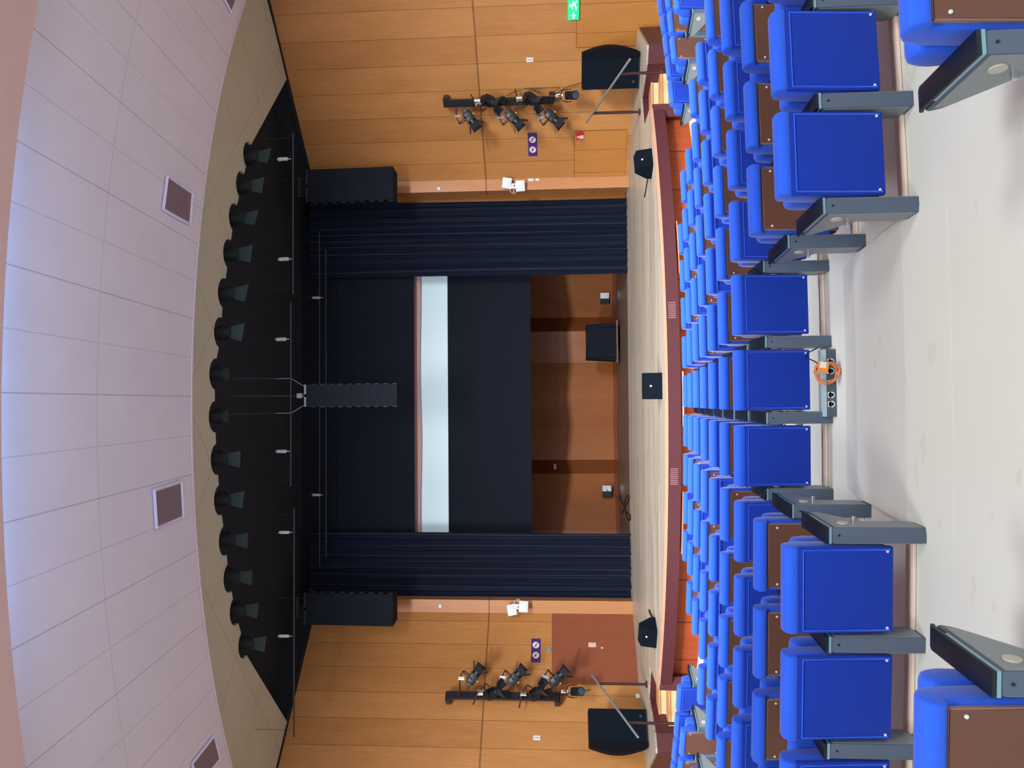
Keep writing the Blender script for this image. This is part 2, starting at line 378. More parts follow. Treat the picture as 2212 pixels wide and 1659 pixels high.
# ceiling grilles
def quad(name, pts, z, m, th, parent=None):
    b = MB(); P = [bz(x, y, z) for x, y in pts]; c = sum(P, Vector())/4
    b.prism([(p.x-c.x, p.y-c.y) for p in P], 0, th, 'z'); return b.obj(name, m, parent, smooth=False), c, P
for q, lab in (([(361.7, 382), (413, 418), (408, 482), (353, 451)], 'grey ceiling air grille in the pale ceiling, upper one of the two whole ones'),
               ([(333, 1061), (389, 1042.5), (393, 1116), (338, 1139)], 'grey ceiling air grille in the pale ceiling, lower one of the two whole ones'),
               ([(461, 1592), (473, 1640), (430, 1692), (415, 1650)], 'grey ceiling air grille cut off by the lower edge of the photo'),
               ([(499, 26), (512, -12), (492, -60), (476, -18)], 'grey ceiling air grille cut off by the upper edge of the photo')):
    P = [bz(x, y, 8.88) for x, y in q]; c = sum(P, Vector())/4
    g = thing('ceiling_grille', lab, 'air vent', c)
    b = MB(); b.prism([(p.x-c.x, p.y-c.y) for p in P], -.012, .018, 'z'); b.obj('grille_face', M['grille'], g, smooth=False)
    b = MB()
    for k in range(4):
        p, r = (P[k]-c)*1.04, (P[(k+1) % 4]-c)*1.04; b.tube([p+Vector((0, 0, -.005)), r+Vector((0, 0, -.005))], .03, 4)
    b.obj('grille_frame', M['grframe'], g, smooth=False)
# ---------------------------------------------------------------- stage
SR, SCY = 11.0, 24.0
AM = math.asin(5.65/SR)
def sarc(R, k, n=48, am=AM): return arcpt(R, am-2*am*k/n, 0, SCY)
front = [(sarc(SR, k).x, sarc(SR, k).y) for k in range(49)]
outl = front+[(-5.65, 15.75), (-6.45, 16.1), (-6.75, 15.1), (-7.05, 14.9), (-8.2, 16.5), (-8.1, 16.96), (-5.44, 19.4), (-5.44, 20.0), (-7.7, 20.0), (-7.7, 25.2), (7.7, 25.2), (7.7, 20.0), (5.44, 20.0), (5.44, 19.4), (8.1, 16.96), (8.2, 16.5), (7.05, 14.9), (6.75, 15.1), (6.45, 16.1), (5.65, 15.75)]
b = MB(); b.prism(outl, ZS-.04, ZS, 'z'); struct(b.obj('floor_stage', M['stage'], smooth=False))
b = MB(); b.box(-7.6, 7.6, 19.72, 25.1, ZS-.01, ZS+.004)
n = NT('upstage_floor_brown', .5, .3); struct(b.obj('floor_upstage', n.out(n.mix(n.noise(n.obj, 2.5, 4), sr((92, 68, 60)), sr((122, 96, 84)))), smooth=False))  # darker brown slab behind the curtain line
# curved fascia (maroon, overhanging), pale lip, under-stage panels
def arcband(R0_, R1_, z0, z1, am, n=60):
    b = MB(); b.prism([arcpt(R1_, am-2*am*k/n, 0, SCY).xy[:] for k in range(n+1)]+[arcpt(R0_, -am+2*am*k/n, 0, SCY).xy[:] for k in range(n+1)], z0, z1, 'z'); return b
struct(arcband(SR-.05, SR+.02, ZS-.05, ZS+.004, AM).obj('trim_40', M['lip'], smooth=False))
struct(arcband(SR-.06, SR+.012, ZS-.27, ZS-.05, AM+.004).obj('wall_stage_fascia', M['maroon'], smooth=False))
struct(arcband(SR-.32, SR-.2, -.05, ZS-.2, AM-.01).obj('wall_understage', M['orange'], smooth=False))
for side in (1, -1):
    a = side*AM; p = arcpt(SR+.0, a, 0, SCY)
    b = MB(); xs = sorted((side*5.42, side*5.68)); b.box(xs[0], xs[1], 14.5, 14.62, -.02, ZS-.04); b.box(*sorted((side*5.6, side*5.68)), 14.6, 15.75, -.02, ZS-.04)
    struct(b.obj('wall_stage_end_right' if side > 0 else 'wall_stage_end_left', M['maroon'], smooth=False))
    b = MB()
    for (p0, p1) in (((5.65, 15.75), (6.45, 16.1)), ((6.45, 16.1), (6.75, 15.1)), ((6.75, 15.1), (7.05, 14.9)), ((7.05, 14.9), (8.2, 16.5)), ((8.2, 16.5), (8.3, 17.0))):
        q0, q1 = Vector((side*p0[0], p0[1], 0)), Vector((side*p1[0], p1[1], 0)); d = (q1-q0); nn = Vector((-d.y, d.x, 0)).normalized()*.03
        b.prism([(q0+nn).xy[:], (q1+nn).xy[:], (q1-nn).xy[:], (q0-nn).xy[:]], -.02, ZS-.035, 'z')
    struct(b.obj('wall_pedestal_right' if side > 0 else 'wall_pedestal_left', M['maroon'], smooth=False))
    # stairs
    st = thing('stage_stairs', 'light wooden steps up to the stage at the photo\'s %s end of the stage' % ('upper' if side > 0 else 'lower'), 'stairs', (side*6.2, 15.2, 0))
    for k in range(4):
        zt = ZS-.152*(k+1)*1.0; y1 = 15.95-.36*k; y0 = y1-.38
        w0, w1 = -.5+.04*k, .52-.06*k
        b = MB(); b.box(*sorted((side*w0, side*w1)), y0-15.2, y1-15.2, zt-.04, zt); b.obj('tread', M['stairw'], st, smooth=False)
        b = MB(); b.box(*sorted((side*w0, side*w1)), y0-15.2+.02, y0-15.2+.05, max(0, zt-.152), zt-.04); b.obj('riser', M['stairr'], st, smooth=False)
    # handrail
    hr = thing('handrail', 'steel handrail on two dark posts beside the %s stage steps in the photo' % ('upper' if side > 0 else 'lower'), 'handrail', (side*6.35, 16.25, ZS))
    o = Vector((side*6.35, 16.25, ZS))
    T = (Vector((side*6.2, 16.7, 1.92)), Vector((side*6.33, 13.95, 1.2)))
    def rz_(yy): f = (16.7-yy)/(16.7-13.95); return T[0].lerp(T[1], f)
    b = MB(); b.cyl(T[0]-o, T[1]-o, .022); b.obj('rail', M['rail'], hr)
    for yy, zb in ((16.25, ZS), (14.5, .02)):
        p = rz_(yy); b = MB(); b.cyl((p.x-o.x, p.y-o.y, zb-o.z), (p.x-o.x, p.y-o.y, p.z-o.z-.01), .028); b.cyl((p.x-o.x, p.y-o.y, zb-o.z), (p.x-o.x, p.y-o.y, zb-o.z+.03), .07); b.obj('post', M['post'], hr)
# slotted vents and thin battens on the fascia
for (y0, y1, lab) in ((645, 681, 'slotted vent in the maroon stage front, nearer the photo\'s top'), (1012, 1048, 'slotted vent in the maroon stage front, nearer the photo\'s bottom')):
    p = bz(1440, (y0+y1)/2, ZS); a = math.asin(p.x/SR); c = arcpt(SR+.014, a, ZS-.15, SCY)
    v = thing('fascia_vent', lab, 'air vent', c, a)
    for k in range(9):
        b = MB(); b.box(-.15+k*.034, -.15+k*.034+.014, -.006, .004, -.065, .065); b.obj('slot', M['ventslot'], v, smooth=False)
for (y0, y1, m, nm) in ((440, 572, 'orange', 'orange'), (800, 922, 'white', 'white'), (1070, 1212, 'orange', 'orange')):
    a0 = math.asin(bz(1445, y0, ZS).x/SR); a1 = math.asin(bz(1445, y1, ZS).x/SR)
    b = MB(); b.grid(lambda u, v: arcpt(SR-.16+.16*v, a0+(a1-a0)*u, ZS-.30, SCY), 10, 1, .02)
    mm = mat(nm+'_batten', (236, 128, 70) if nm == 'orange' else (244, 216, 206), .4, noise=.04)
    tag(b.obj('fascia_batten', mm, smooth=False), {440: 'thin orange batten under the stage lip toward the photo\'s top', 800: 'thin whitish batten under the middle of the stage lip', 1070: 'thin orange batten under the stage lip toward the photo\'s bottom'}[y0], 'batten')
# doors in the splayed walls (thin leaf with seam)
def wallbox(name, side, s0, s1, z0, z1, off0, off1, m, parent=None, bev=0):
    b = MB(); sm = (s0+s1)/2; zc = (z0+z1)/2
    b.box(-(s1-s0)/2, (s1-s0)/2, -off1, -off0, -(z1-z0)/2, (z1-z0)/2, bev)
    if parent: o = b.obj(name, m, parent, smooth=bool(bev)); return o
    return b.obj(name, m, loc=wp(side, sm, zc), rz=wrz(side), smooth=bool(bev))
for nm, side, s0, s1, z0, z1, m in (('door_1', -1, .16, 1.98, ZS, 2.82, 'doorred'), ('door_2', 1, .2, 1.57, ZS+.09, 2.15, 'doorwood'), ('door_3', 1, 3.55, 6.2, -.0, 2.12, 'doorwood')):
    o = struct(wallbox(nm, side, s0, s1, z0, z1, -.01, .012, M[m]))
    sp = MB(); c = (s0+s1)/2
    w_ = s1-s0; h = z1-z0
    sp.box(-w_/2-.012, -w_/2, -.016, 0, -h/2, h/2); sp.box(w_/2, w_/2+.012, -.016, 0, -h/2, h/2); sp.box(-w_/2, w_/2, -.016, 0, h/2, h/2+.012)
    if nm == 'door_1': sp.box(-.005, .005, -.016, 0, -h/2, h/2)
    sp.obj('door_gap', mat('door_seam', (120, 74, 34), .6, noise=.05) if nm != 'door_1' else mat('door_edge', (150, 84, 60), .5, noise=.05), o, smooth=False)
# ---------------------------------------------------------------- curtains, border, screen
def curtain(x0, x1, Yc, z0, z1, seed, label, nfold):
    rnd = random.Random(seed); L = x1-x0
    ph = [rnd.uniform(0, 6.28) for _ in range(4)]
    def fn(u, v):
        s = u*nfold*2*PI; z = z0+(z1-z0)*v
        fl = .06*math.sin(s+1.8*math.sin(u*9+ph[0]))+.02*math.sin(s*2.3+ph[3])+.03*math.sin(s*.47+ph[1]+.5*math.sin(v*3))+.01*math.sin(s*2.1+ph[2])
        fl *= (1.25-.35*v)
        return Vector((x0+L*u+.012*math.sin(s*.5+v*5+ph[3]), Yc+fl, z+(0 if v > .01 else .012*math.sin(s*.5))))
    b = MB(); b.grid(fn, 260, 24, .012)
    return tag(b.obj('stage_curtain', M['navy']), label, 'curtain')
curtain(3.27, 5.24, 19.62, ZS+.005, 9.3, 3, 'dark navy pleated stage curtain hanging at the photo\'s upper side of the screen', 10)
curtain(-5.34, -3.56, 19.62, ZS+.005, 9.3, 8, 'dark navy pleated stage curtain hanging at the photo\'s lower side of the screen', 8)
z_ = lambda v: bY(v, 872, 20.25).z
b = MB(); b.box(-5.0, 5.0, 19.86, 19.89, bY(895, 872, 19.87).z, 9.62); tag(b.obj('border_curtain', M['blackcloth'], smooth=False), 'plain black border curtain hanging flat above the white screen', 'curtain')
s = thing('projection_screen', 'partly lowered projection screen, a white band with a black lower masking', 'projection screen', (0, 20.25, z_(1147)))
zb = z_(1147)
def scrn(name, v0, v1, m, y=0., wav=.0, yb=None):
    b = MB(); za, zc = z_(v0)-zb, z_(v1)-zb
    b.grid(lambda u, v: Vector((-4.2+8.4*u, y+.01*math.sin(u*7), za+(zc-za)*v+wav*math.sin(u*13)*(1-v))), 60, 1, .008); return b.obj(name, m, s, smooth=False)
scrn('white_fabric', 969, 880, M['white'], 0, .012); scrn('top_shade_strip', 910, 880, M['screenshade'], -.12, .015)  # pink strip paints the border curtain's shadow along the screen top
for x in (-3.9, 0, 3.9):
    b = MB(); b.cyl((x, 0, z_(885)-zb), (x, 0, 9.62-zb), .008, 6); b.obj('lift_line', M['pipe'], s)
scrn('black_masking', 1147, 968, M['blackcloth'], -.01, .008)
# ---------------------------------------------------------------- theatre chairs
def chair_proto(kind):
    brown = kind == 'brown'
    t = thing('theatre_chair', 'proto', 'chair')
    tilt = Matrix.Translation((0, 0, .16)) @ Matrix.Rotation(math.radians(4), 4, 'X') @ Matrix.Translation((0, 0, -.16))
    # back cushion with rounded top bolster
    b = MB()
    prof = [(0.022, .20), (0.022, .655), (-.012, .665), (-.022, .69), (-.012, .722), (.02, .737), (.07, .734), (.105, .71), (.125, .64), (.13, .5), (.10, .36), (.075, .2)]
    b.prism(prof, -.233, .233, 'x', bev=.012, Mx=tilt)
    b.obj('backrest', M['blue'], t, ang=60)
    b = MB()
    if brown: b.box(-.207, .207, -.004, .022, .16, .655, .004, 1, tilt)
    else:
        b.box(-.231, .231, -.012, .022, .16, .70, .010, 2, tilt)
    rp = b.obj('rear_panel', M['brown'] if brown else M['bluepanel'], t)
    if brown:
        pos = [(-.185, .60), (.185, .60), (-.185, .20), (.185, .20)]
        b = MB(); b.box(-.210, -.206, .0, .02, .16, .658, 0, 1, tilt); b.box(.206, .210, .0, .02, .16, .658, 0, 1, tilt); b.box(-.210, .210, .0, .02, .654, .658, 0, 1, tilt)
        b.obj('edge_band', M['edgeband'], rp, smooth=False)
    else:
        pos = [(-.205, .195), (.205, .195)]
        b = MB(); b.tube([(-.215, -.014, .18), (-.215, -.014, .642), (.215, -.014, .642), (.215, -.014, .18)], .005, 6, Mx=tilt); b.obj('seam_piping', M['blue'], rp)
    y = -.004 if brown else -.012
    for x, z in pos:
        b = MB(); b.cyl((x, y-.004, z), (x, y+.004, z), .0075, 10, Mx=tilt); b.obj('screw', M['screw'], rp)
    # tipped-up seat, upholstered, and its dark housing
    b = MB(); b.prism([(.12, .30), (.20, .27), (.265, .40), (.275, .55), (.25, .625), (.18, .645), (.12, .62)], -.226, .226, 'x', bev=.028); b.obj('seat', M['blue'], t, ang=60)
    b = MB(); b.prism([(.02, .165), (.17, .19), (.215, .30), (.12, .42), (.02, .42)], -.222, .222, 'x', bev=.006); b.obj('seat_housing', M['mech'], t)
    return t
def pillar_mesh(parent, sx, proto=None):
    x = .2925*sx
    b = MB(); b.prism([(-.03, 0), (.10, 0), (.125, .06), (.125, .27), (.37, .43), (.395, .47), (.385, .488), (-.03, .488)], -.042, .042, 'x', bev=.004)
    p = b.obj('armrest_pillar', M['grey'], parent, loc=(x, 0, 0))
    b = MB(); b.prism([(-.034, .502), (-.034, .52), (.36, .52), (.40, .505), (.40, .488), (.36, .498)], -.045, .045, 'x', bev=.004); b.obj('arm_cap', M['cap'], p)
    b = MB(); b.box(-.044, .044, -.034, .30, .489, .502); b.obj('trim_strip', M['trim'], p, smooth=False)
    for sd in (-1, 1):
        b = MB(); b.prism([(-.022, .02), (.095, .02), (.118, .065), (.118, .28), (.35, .43), (.36, .47), (-.022, .47)], sd*.042, sd*.0455, 'x'); b.obj('side_plate', M['greyside'], p, smooth=False)
        b = MB(); b.cyl((sd*.042, .06, .40), (sd*.052, .06, .40), .03, 20); b.obj('side_disc', M['disc'], p)
        b = MB(); b.cyl((sd*.04, .09, .33), (sd*.075, .09, .33), .012, 12); b.obj('hinge_pin', M['alu'], p)
    b = MB(); b.cyl((-.0, -.0335, .45), (-.0, -.029, .45), .006, 8); b.obj('bolt', M['cap'], p)
    return p
protos = {}
for kind in ('blue', 'brown'):
    t = chair_proto(kind); pillar_mesh(t, 1); protos[kind] = t
leftp = pillar_mesh(protos['blue'], -1); leftp.parent = None
used = {'blue': False, 'brown': False}
def place(kind, R, s, z, label, group, left=False, phi=None):
    phi = s/R if phi is None else phi
    o = protos[kind] if not used[kind] else copy_tree(protos[kind])
    used[kind] = True
    if left:
        place.left.append(o)
    o.location = arcpt(R, phi, z); o.rotation_euler = (0, 0, phi); o['label'] = label; o['group'] = group; o['category'] = 'chair'
    return o
place.left = []
ROWN = ['front row', 'second row from stage', 'third row from stage', 'fourth row from stage', 'fifth row from stage', 'sixth row from stage', 'seventh row from stage', 'eighth row from stage', 'ninth row from stage', 'row nearest camera']
todo = []
for i in range(0, 10):
    near = i == 9
    d = 2.55 if near else 11.16-.888*i
    R = CY-d; zf = ZI(8) if near else ZI(i); kind = 'blue' if i % 2 == 0 else 'brown'
    if i == 9: kind = 'brown'
    kmax = {0: 4, 1: 5, 2: 5, 3: 6, 4: 6, 5: 7}.get(i, 7)
    gap = i >= 7
    def vis(s, lim=.575):
        p = arcpt(R, s/R, 0); return abs(p.x+.17)-.3 < (lim+.027*(1 if p.x > 0 else -1))*p.y*1.0
    back = 'blue chair with brown board' if kind == 'brown' else 'chair all in blue'
    ks = [k for k in range(-kmax, kmax+1) if vis(k*SPC) and not (gap and abs(k) <= 1)]
    ks.sort()
    if gap:
        up = [k for k in ks if k > 0]; dn = [k for k in ks if k < 0][::-1]
        for n_, k in enumerate(up): todo.append((kind, R, k*SPC+(.15 if near else 0), zf, '%s, %s, %s seat above the floor gap' % (back, ROWN[i], ORD[n_]), i, n_ == 0))
        for n_, k in enumerate(dn): todo.append((kind, R, k*SPC-(.22 if near else 0), zf, '%s, %s, %s seat below the floor gap' % (back, ROWN[i], ORD[n_]), i, n_ == len(dn)-1))
    else:
        for n_, k in enumerate(ks[::-1]):
            todo.append((kind, R, k*SPC, zf, '%s, %s, centre block, %s seat from the top' % (back, ROWN[i], ORD[n_]), i, k == ks[0]))
    if i < 4:
        for side in (1, -1):
            s0 = R*.385+.3; n_ = 0
            while n_ < 9:
                s = side*(s0+SPC*n_)
                p = arcpt(R, s/R, 0)
                if not vis(s, .56): break
                todo.append((kind, R, s, zf, '%s, %s, %s block, %s seat from the aisle' % (back, ROWN[i], 'uppermost' if side > 0 else 'lowest', ORD[n_]), i+20*side, (side > 0 and n_ == 0)))
                n_ += 1
first = {'blue': None, 'brown': None}
objs = []
for (kind, R, s, zf, lab, g, left) in todo:
    gname = ('theatre chairs in the ' + (ROWN[g] if 0 <= g < 10 else ROWN[abs(g-20) if g > 0 else g+20]))
    o = place(kind, R, s, zf, lab, gname, left); 
for o in place.left:
    c = copy_tree(leftp, o)
bpy.data.objects.remove(leftp.children[0]) if False else None
for ch in list(leftp.children): bpy.data.objects.remove(ch)
bpy.data.objects.remove(leftp)
# ---------------------------------------------------------------- wall-hung spotlight rigs
def lamp_proto():
    t = thing('stage_spotlight', 'proto', 'spotlight')
    b = MB(); b.box(-.08, .08, -.10, .11, -.085, .085, .02, 2); b.cyl((0, .10, 0), (0, .17, 0), .085, 16); b.box(-.05, .05, -.15, -.09, -.05, .05, .01, 1)
    for k in range(4): b.box(-.06, .06, -.07+k*.045, -.05+k*.045, .083, .098)
    h = b.obj('housing', M['lamp'], t)
    b = MB(); b.cyl((0, .168, 0), (0, .178, 0), .07, 16); b.obj('lens', M['glass'], h)
    b = MB(); b.box(-.03, .03, -.156, -.149, -.02, .03); b.obj('rear_label', M['glass'], h, smooth=False)
    for k in range(4):
        Mx = Matrix.Rotation(PI/2*k, 4, 'Y') @ Matrix.Translation((0, .17, .085)) @ Matrix.Rotation(math.radians(38), 4, 'X')
        b = MB(); b.prism([(-.075, 0), (.075, 0), (.105, .15), (-.105, .15)], 0, .004, 'z', Mx=Mx); b.obj('barn_door', M['flap'], t, smooth=False)
    b = MB(); b.tube([(-.11, 0, 0), (-.115, 0, .1), (-.09, 0, .2), (0, 0, .24), (.09, 0, .2), (.115, 0, .1), (.11, 0, 0)], .011, 6); b.obj('yoke', M['post'], t)
    b = MB(); b.box(-.02, .02, .0, .03, -.115, -.085); b.obj('tag', M['yellow'], t, smooth=False)
    for ch in t.children:
        ch.data.transform(Matrix.Scale(1.2, 4))
        for g in ch.children: g.data.transform(Matrix.Scale(1.2, 4))
    return t
lp = lamp_proto(); lp_used = False
LR = [(1012.6, 251, 1), (1054.6, 217, 0), (1105, 251, 1), (1145.5, 212, 0), (1190, 250, 1), (1233.6, 206, 0)]
LL = [(1020.7, 1466, 1), (1061, 1499, 0), (1110, 1467, 1), (1155, 1500, 0), (1201, 1468, 1), (1246, 1494, 0)]
for side, L, (yb, x0, x1), w_ in ((1, LR, (216, 958, 1195), 'upper'), (-1, LL, (1506, 963, 1207), 'lower')):
    def onplane(x, y, off):
        r = ray(x, y); nn = Vector((side*.673, .74, 0)); p0 = wp(side, 0, 0, off); return CP+r*((p0-CP).dot(nn)/r.dot(nn))
    top, bot = onplane(x0, yb, .34), onplane(x1, yb, .34)
    bar = thing('lighting_bar', 'black vertical bar holding spotlights on the %s side wall in the photo' % w_, 'lighting bar', bot, wrz(side))
    H = top.z-bot.z
    b = MB(); b.box(-.085, .085, -.05, .05, 0, H, .01, 1); b.obj('bar', M['lamp'], bar)
    for zz in (.03, H-.05):
        b = MB(); b.box(-.11, .11, .03, .28, zz-.05, zz+.07, .01, 1); b.obj('wall_bracket', M['lamp'], bar)
    b = MB(); b.tube([(.12, .2, 0), (.2, .24, -.15), (.2, .25, .3), (.22, .2, .7)], .008, 5); b.tube([(.1, .2, .3), (.19, .22, .5), (.16, .22, .9), (.1, .1, 1.1)], .008, 5)
    b.tube([(.05, .1, .05), (.2, .24, -.3), (.3, .3, -.75)], .008, 5); b.obj('cable', M['cable'], bar)
    for k, (x, y, out) in enumerate(L):
        p = onplane(x, y, .6 if out else .55)
        o = lp if not lp_used else copy_tree(lp); lp_used = True
        o.location = p; o.scale = (1.0, 1.0, 1.0)
        aim = Vector((0-side*.6+(.9*side if k == 4 else 0), (-.25 if out else -.5), -.75-.1*(k % 3)))
        aim = Vector((-side*(.75 if out else .5), .15 if out else -.2, -(.55+.15*((k*2) % 3))))
        if k == 5: aim = Vector((-side*.25, -.6, -.35))
        q = aim.normalized().to_track_quat('Y', 'Z'); o.rotation_mode = 'QUATERNION'; o.rotation_quaternion = q
        o['label'] = 'black spotlight with barn doors, %s of six down the %s side wall rig' % (['topmost', 'second', 'third', 'fourth', 'fifth', 'lowest'][k], 'near' if side > 0 else 'far')
        o['label'] = ('small black spotlight without barn doors' if k == 5 else 'black barn-door spotlight')+', %s of six hung from the %s wall bar' % (['first from the left', 'second from the left', 'third from the left', 'fourth from the left', 'fifth from the left', 'rightmost'][k], w_)
        o['category'] = 'spotlight'; o['group'] = 'wall spotlights'
        if k == 5:
            for ch in [c for c in o.children if c.name.startswith('barn_door')]: bpy.data.objects.remove(ch)
        # arm, clamp and tag that hold it to the bar
        inv = (o.rotation_quaternion.to_matrix().to_4x4()).inverted()
        def loc(v): return inv @ (v-p)
        hp = p+Vector((0, 0, .30 if k < 5 else .33)); onb = Vector((top.x, top.y, hp.z))
        onb.z = min(max(onb.z, bot.z+.1), top.z-.05)
        b = MB(); b.cyl(loc(p+(q @ Vector((0, 0, .285)))), loc(hp), .012, 8); b.tube([loc(hp), loc(Vector((hp.x, hp.y, onb.z+.0))), loc(onb)], .018, 6)
        b.obj('arm', M['post'], o)
        b = MB(); b.box(-.03, .03, -.025, .025, -.07, .07, Mx=Matrix.Translation(loc(hp+Vector((0, 0, -.04)))) @ inv); b.obj('clamp', M['alu'] if k % 2 == 0 else M['label'], o, smooth=False)
# ---------------------------------------------------------------- ceiling-edge spotlights
def cans():
    t = thing('ceiling_spotlight', 'proto', 'spotlight')
    b = MB(); b.cyl((0, 0, .14), (0, .02, -.12), .12, 18); b.ball((0, 0, .14), .12); b.box(-.15, .15, .05, .09, -.02, .16); h = b.obj('housing', mat('ceiling_can', (34, 40, 42), .55, noise=.1), t)
    b = MB(); b.prism([(-.11, -.10), (.11, -.10), (.17, -.40), (-.17, -.34)], -.0, .02, 'y'); b.obj('hood', M['hood'], t, smooth=False)
    b = MB(); b.cyl((0, .1, .05), (0, .12, .7), .02, 8); b.obj('stem', M['pipe'], t)
    return t
cp = cans(); cu = False
for k, (c, (x, y)) in enumerate(zip(ctr, SP)):
    o = cp if not cu else copy_tree(cp); cu = True
    o.location = (c.x, c.y+.06, 9.02); o.rotation_euler = (math.radians(-4), 0, c.x*.05+random.uniform(-.25, .25))
    if k in (6, 7):
        for ch in list(o.children):
            if ch.name.startswith('hood'): bpy.data.objects.remove(ch)
    o['label'] = 'dark ceiling spotlight in a notch of the beige soffit, %s from the top' % ORD[k]
    if k in (6, 7): o['label'] = 'hoodless dark ceiling spotlight at the middle of the soffit, %s one' % ('upper' if k == 6 else 'lower')
    o['category'] = 'spotlight'; o['group'] = 'ceiling spotlights along the soffit edge'
# ---------------------------------------------------------------- battens, hooks, line arrays
def pipe(x, y0, y1, Yd, r, label):
    a, c = bY(x, y0, Yd), bY(x, y1, Yd); z = (a.z+c.z)/2; a.z = c.z = z
    b = MB(); b.cyl(Vector((0, 0, 0)), c-a, r, 8); [b.cyl((c-a)*f, (c-a)*f+Vector((0, 0, 9.62-z)), .004, 5) for f in (.03, .97)]; o = b.obj('rigging_pipe', M['pipe'], loc=a); return tag(o, label, 'pipe')
pipe(633, 288, 636, 15.5, .018, 'thin dark rigging pipe above the photo\'s upper array, leftmost line')
pipe(628, 652, 1050, 15.5, .018, 'thin dark rigging pipe carrying the central speaker array')
pipe(635, 1098, 1592, 15.5, .018, 'thin dark rigging pipe toward the photo\'s lower end')
pipe(690, 500, 1225, 18.9, .016, 'thin dark pipe across the curtain head, left one of a pair')
pipe(704, 540, 1205, 18.9, .016, 'thin dark pipe across the curtain head, right one of a pair')
HK = [(610, 344, 15.5), (612, 560, 15.5), (606, 733, 15.5), (607, 975, 15.5), (613, 1150, 15.5), (612, 1374, 15.5), (682, 643, 18.9), (682, 1069, 18.9)]
for k, (x, y, Yd) in enumerate(HK):
    p = bY(x, y, Yd); s_ = .8 if k > 5 else 1
    h = thing('rigging_hook', 'pale rigging clamp on the dark ceiling pipes, %s from the top' % ORD[k] if k < 6 else 'pale clamp on the curtain-head pipes, %s one' % ('upper' if k == 6 else 'lower'), 'clamp', p, .4*k)
    b = MB(); b.ball((0, 0, .05), .045*s_, (1, .8, 1.6)); b.box(-.03*s_, .035*s_, -.03, .03, -.12, .02, .008, 1); b.cyl((.01, 0, -.1), (0, 0, -.19), .01, 6); b.obj('clamp_body', M['hook'], h)
    b = MB(); b.cyl((0, 0, .08), (0, 0, 9.62-p.z), .002, 6); b.obj('wire', M['pipe'], h)
def array(label, xa, ya, xb, yb, Yd, n, dep, curve, narrow=0, rz=0, mesh='array', cl=0):
    a, c = bY(xa, ya, Yd), bY(xb, yb, Yd); xm = (a.x+c.x)/2; H = a.z-c.z; W = abs(a.x-c.x)
    t = thing('line_array_speaker', label, 'loudspeaker', (xm, Yd, c.z), rz)
    h = H/n
    for k in range(n):
        z0 = k*h; dy = curve*((n-1-k)/(n-1))**2
        cx = cl*((n-1-k)/(n-1))**2
        b = MB(); b.prism([(-W/2+cx, 0-dy), (W/2+cx, -dy), (W/2-.03+cx, dep-dy), (-W/2+.03+cx, dep-dy)], z0+.001, z0+h-.001, 'z', bev=.002); cb = b.obj('cabinet', M['array'], t, smooth=False)
        for sx in (-1, 1):
            b = MB(); xs = sorted((sx*(W/2-.004)+cx, sx*(W/2+.014)+cx)); b.box(xs[0], xs[1], .06-dy, .16-dy, z0+.02, z0+h*.55); b.obj('side_link', M['pipe'], cb, smooth=False)
    b = MB(); b.box(-W/2, W/2, .02, .08, H, H+.05); b.box(-W/2, W/2, dep-.14, dep-.08, H, H+.05); b.box(-.03, .03, .02, dep-.08, H, H+.06); b.obj('flying_frame', M['greypl'] if cl == 0 and curve < .05 else M['pipe'], t, smooth=False)
    return t, H, W, Vector((xm, Yd, c.z))
t, H, W, o = array('tall dark line array loudspeaker hanging at the middle of the stage', 661, 831, 858, 877, 15.5, 10, .4, .03)
b = MB()
for sx in (-1, 1):
    b.cyl((sx*W/2*.8, .1, H+.05), (sx*.37, 0, bY(629, 860, 15.5).z-o.z), .007, 6)
    b.cyl((sx*.37, 0, bY(629, 860, 15.5).z-o.z), (sx*.37, 0, bY(597, 860, 15.5).z-o.z), .009, 6); b.cyl((sx*.37, 0, bY(597, 860, 15.5).z-o.z), (sx*.38, 0, 9.62-o.z), .002, 6)
b.cyl((0, .1, H+.05), (0, .0, 9.62-o.z), .003, 6); b.box(-.05, .05, .05, .15, H+.1, H+.22); b.obj('chain', M['greypl'], t)
for lab, xa, ya, xb, yb, sd in (('dark line array loudspeaker hanging beside the upper pilaster in the photo', 664, 366, 850, 432, 1), ('dark line array loudspeaker hanging beside the lower pilaster in the photo', 660, 1281, 850, 1352, -1)):
    t, H, W, o = array(lab, xa, ya, xb, yb, 17.9, 9, .5, .06, cl=-.0*sd, rz=0)
    b = MB()
    for sx in (-.22, .22): b.cyl((sx, .15, H+.04), (sx, .15, 9.62-o.z), .01, 6)
    b.box(-.26, .26, .1, .2, H+.22, H+.27); b.obj('chain', M['pipe'], t)
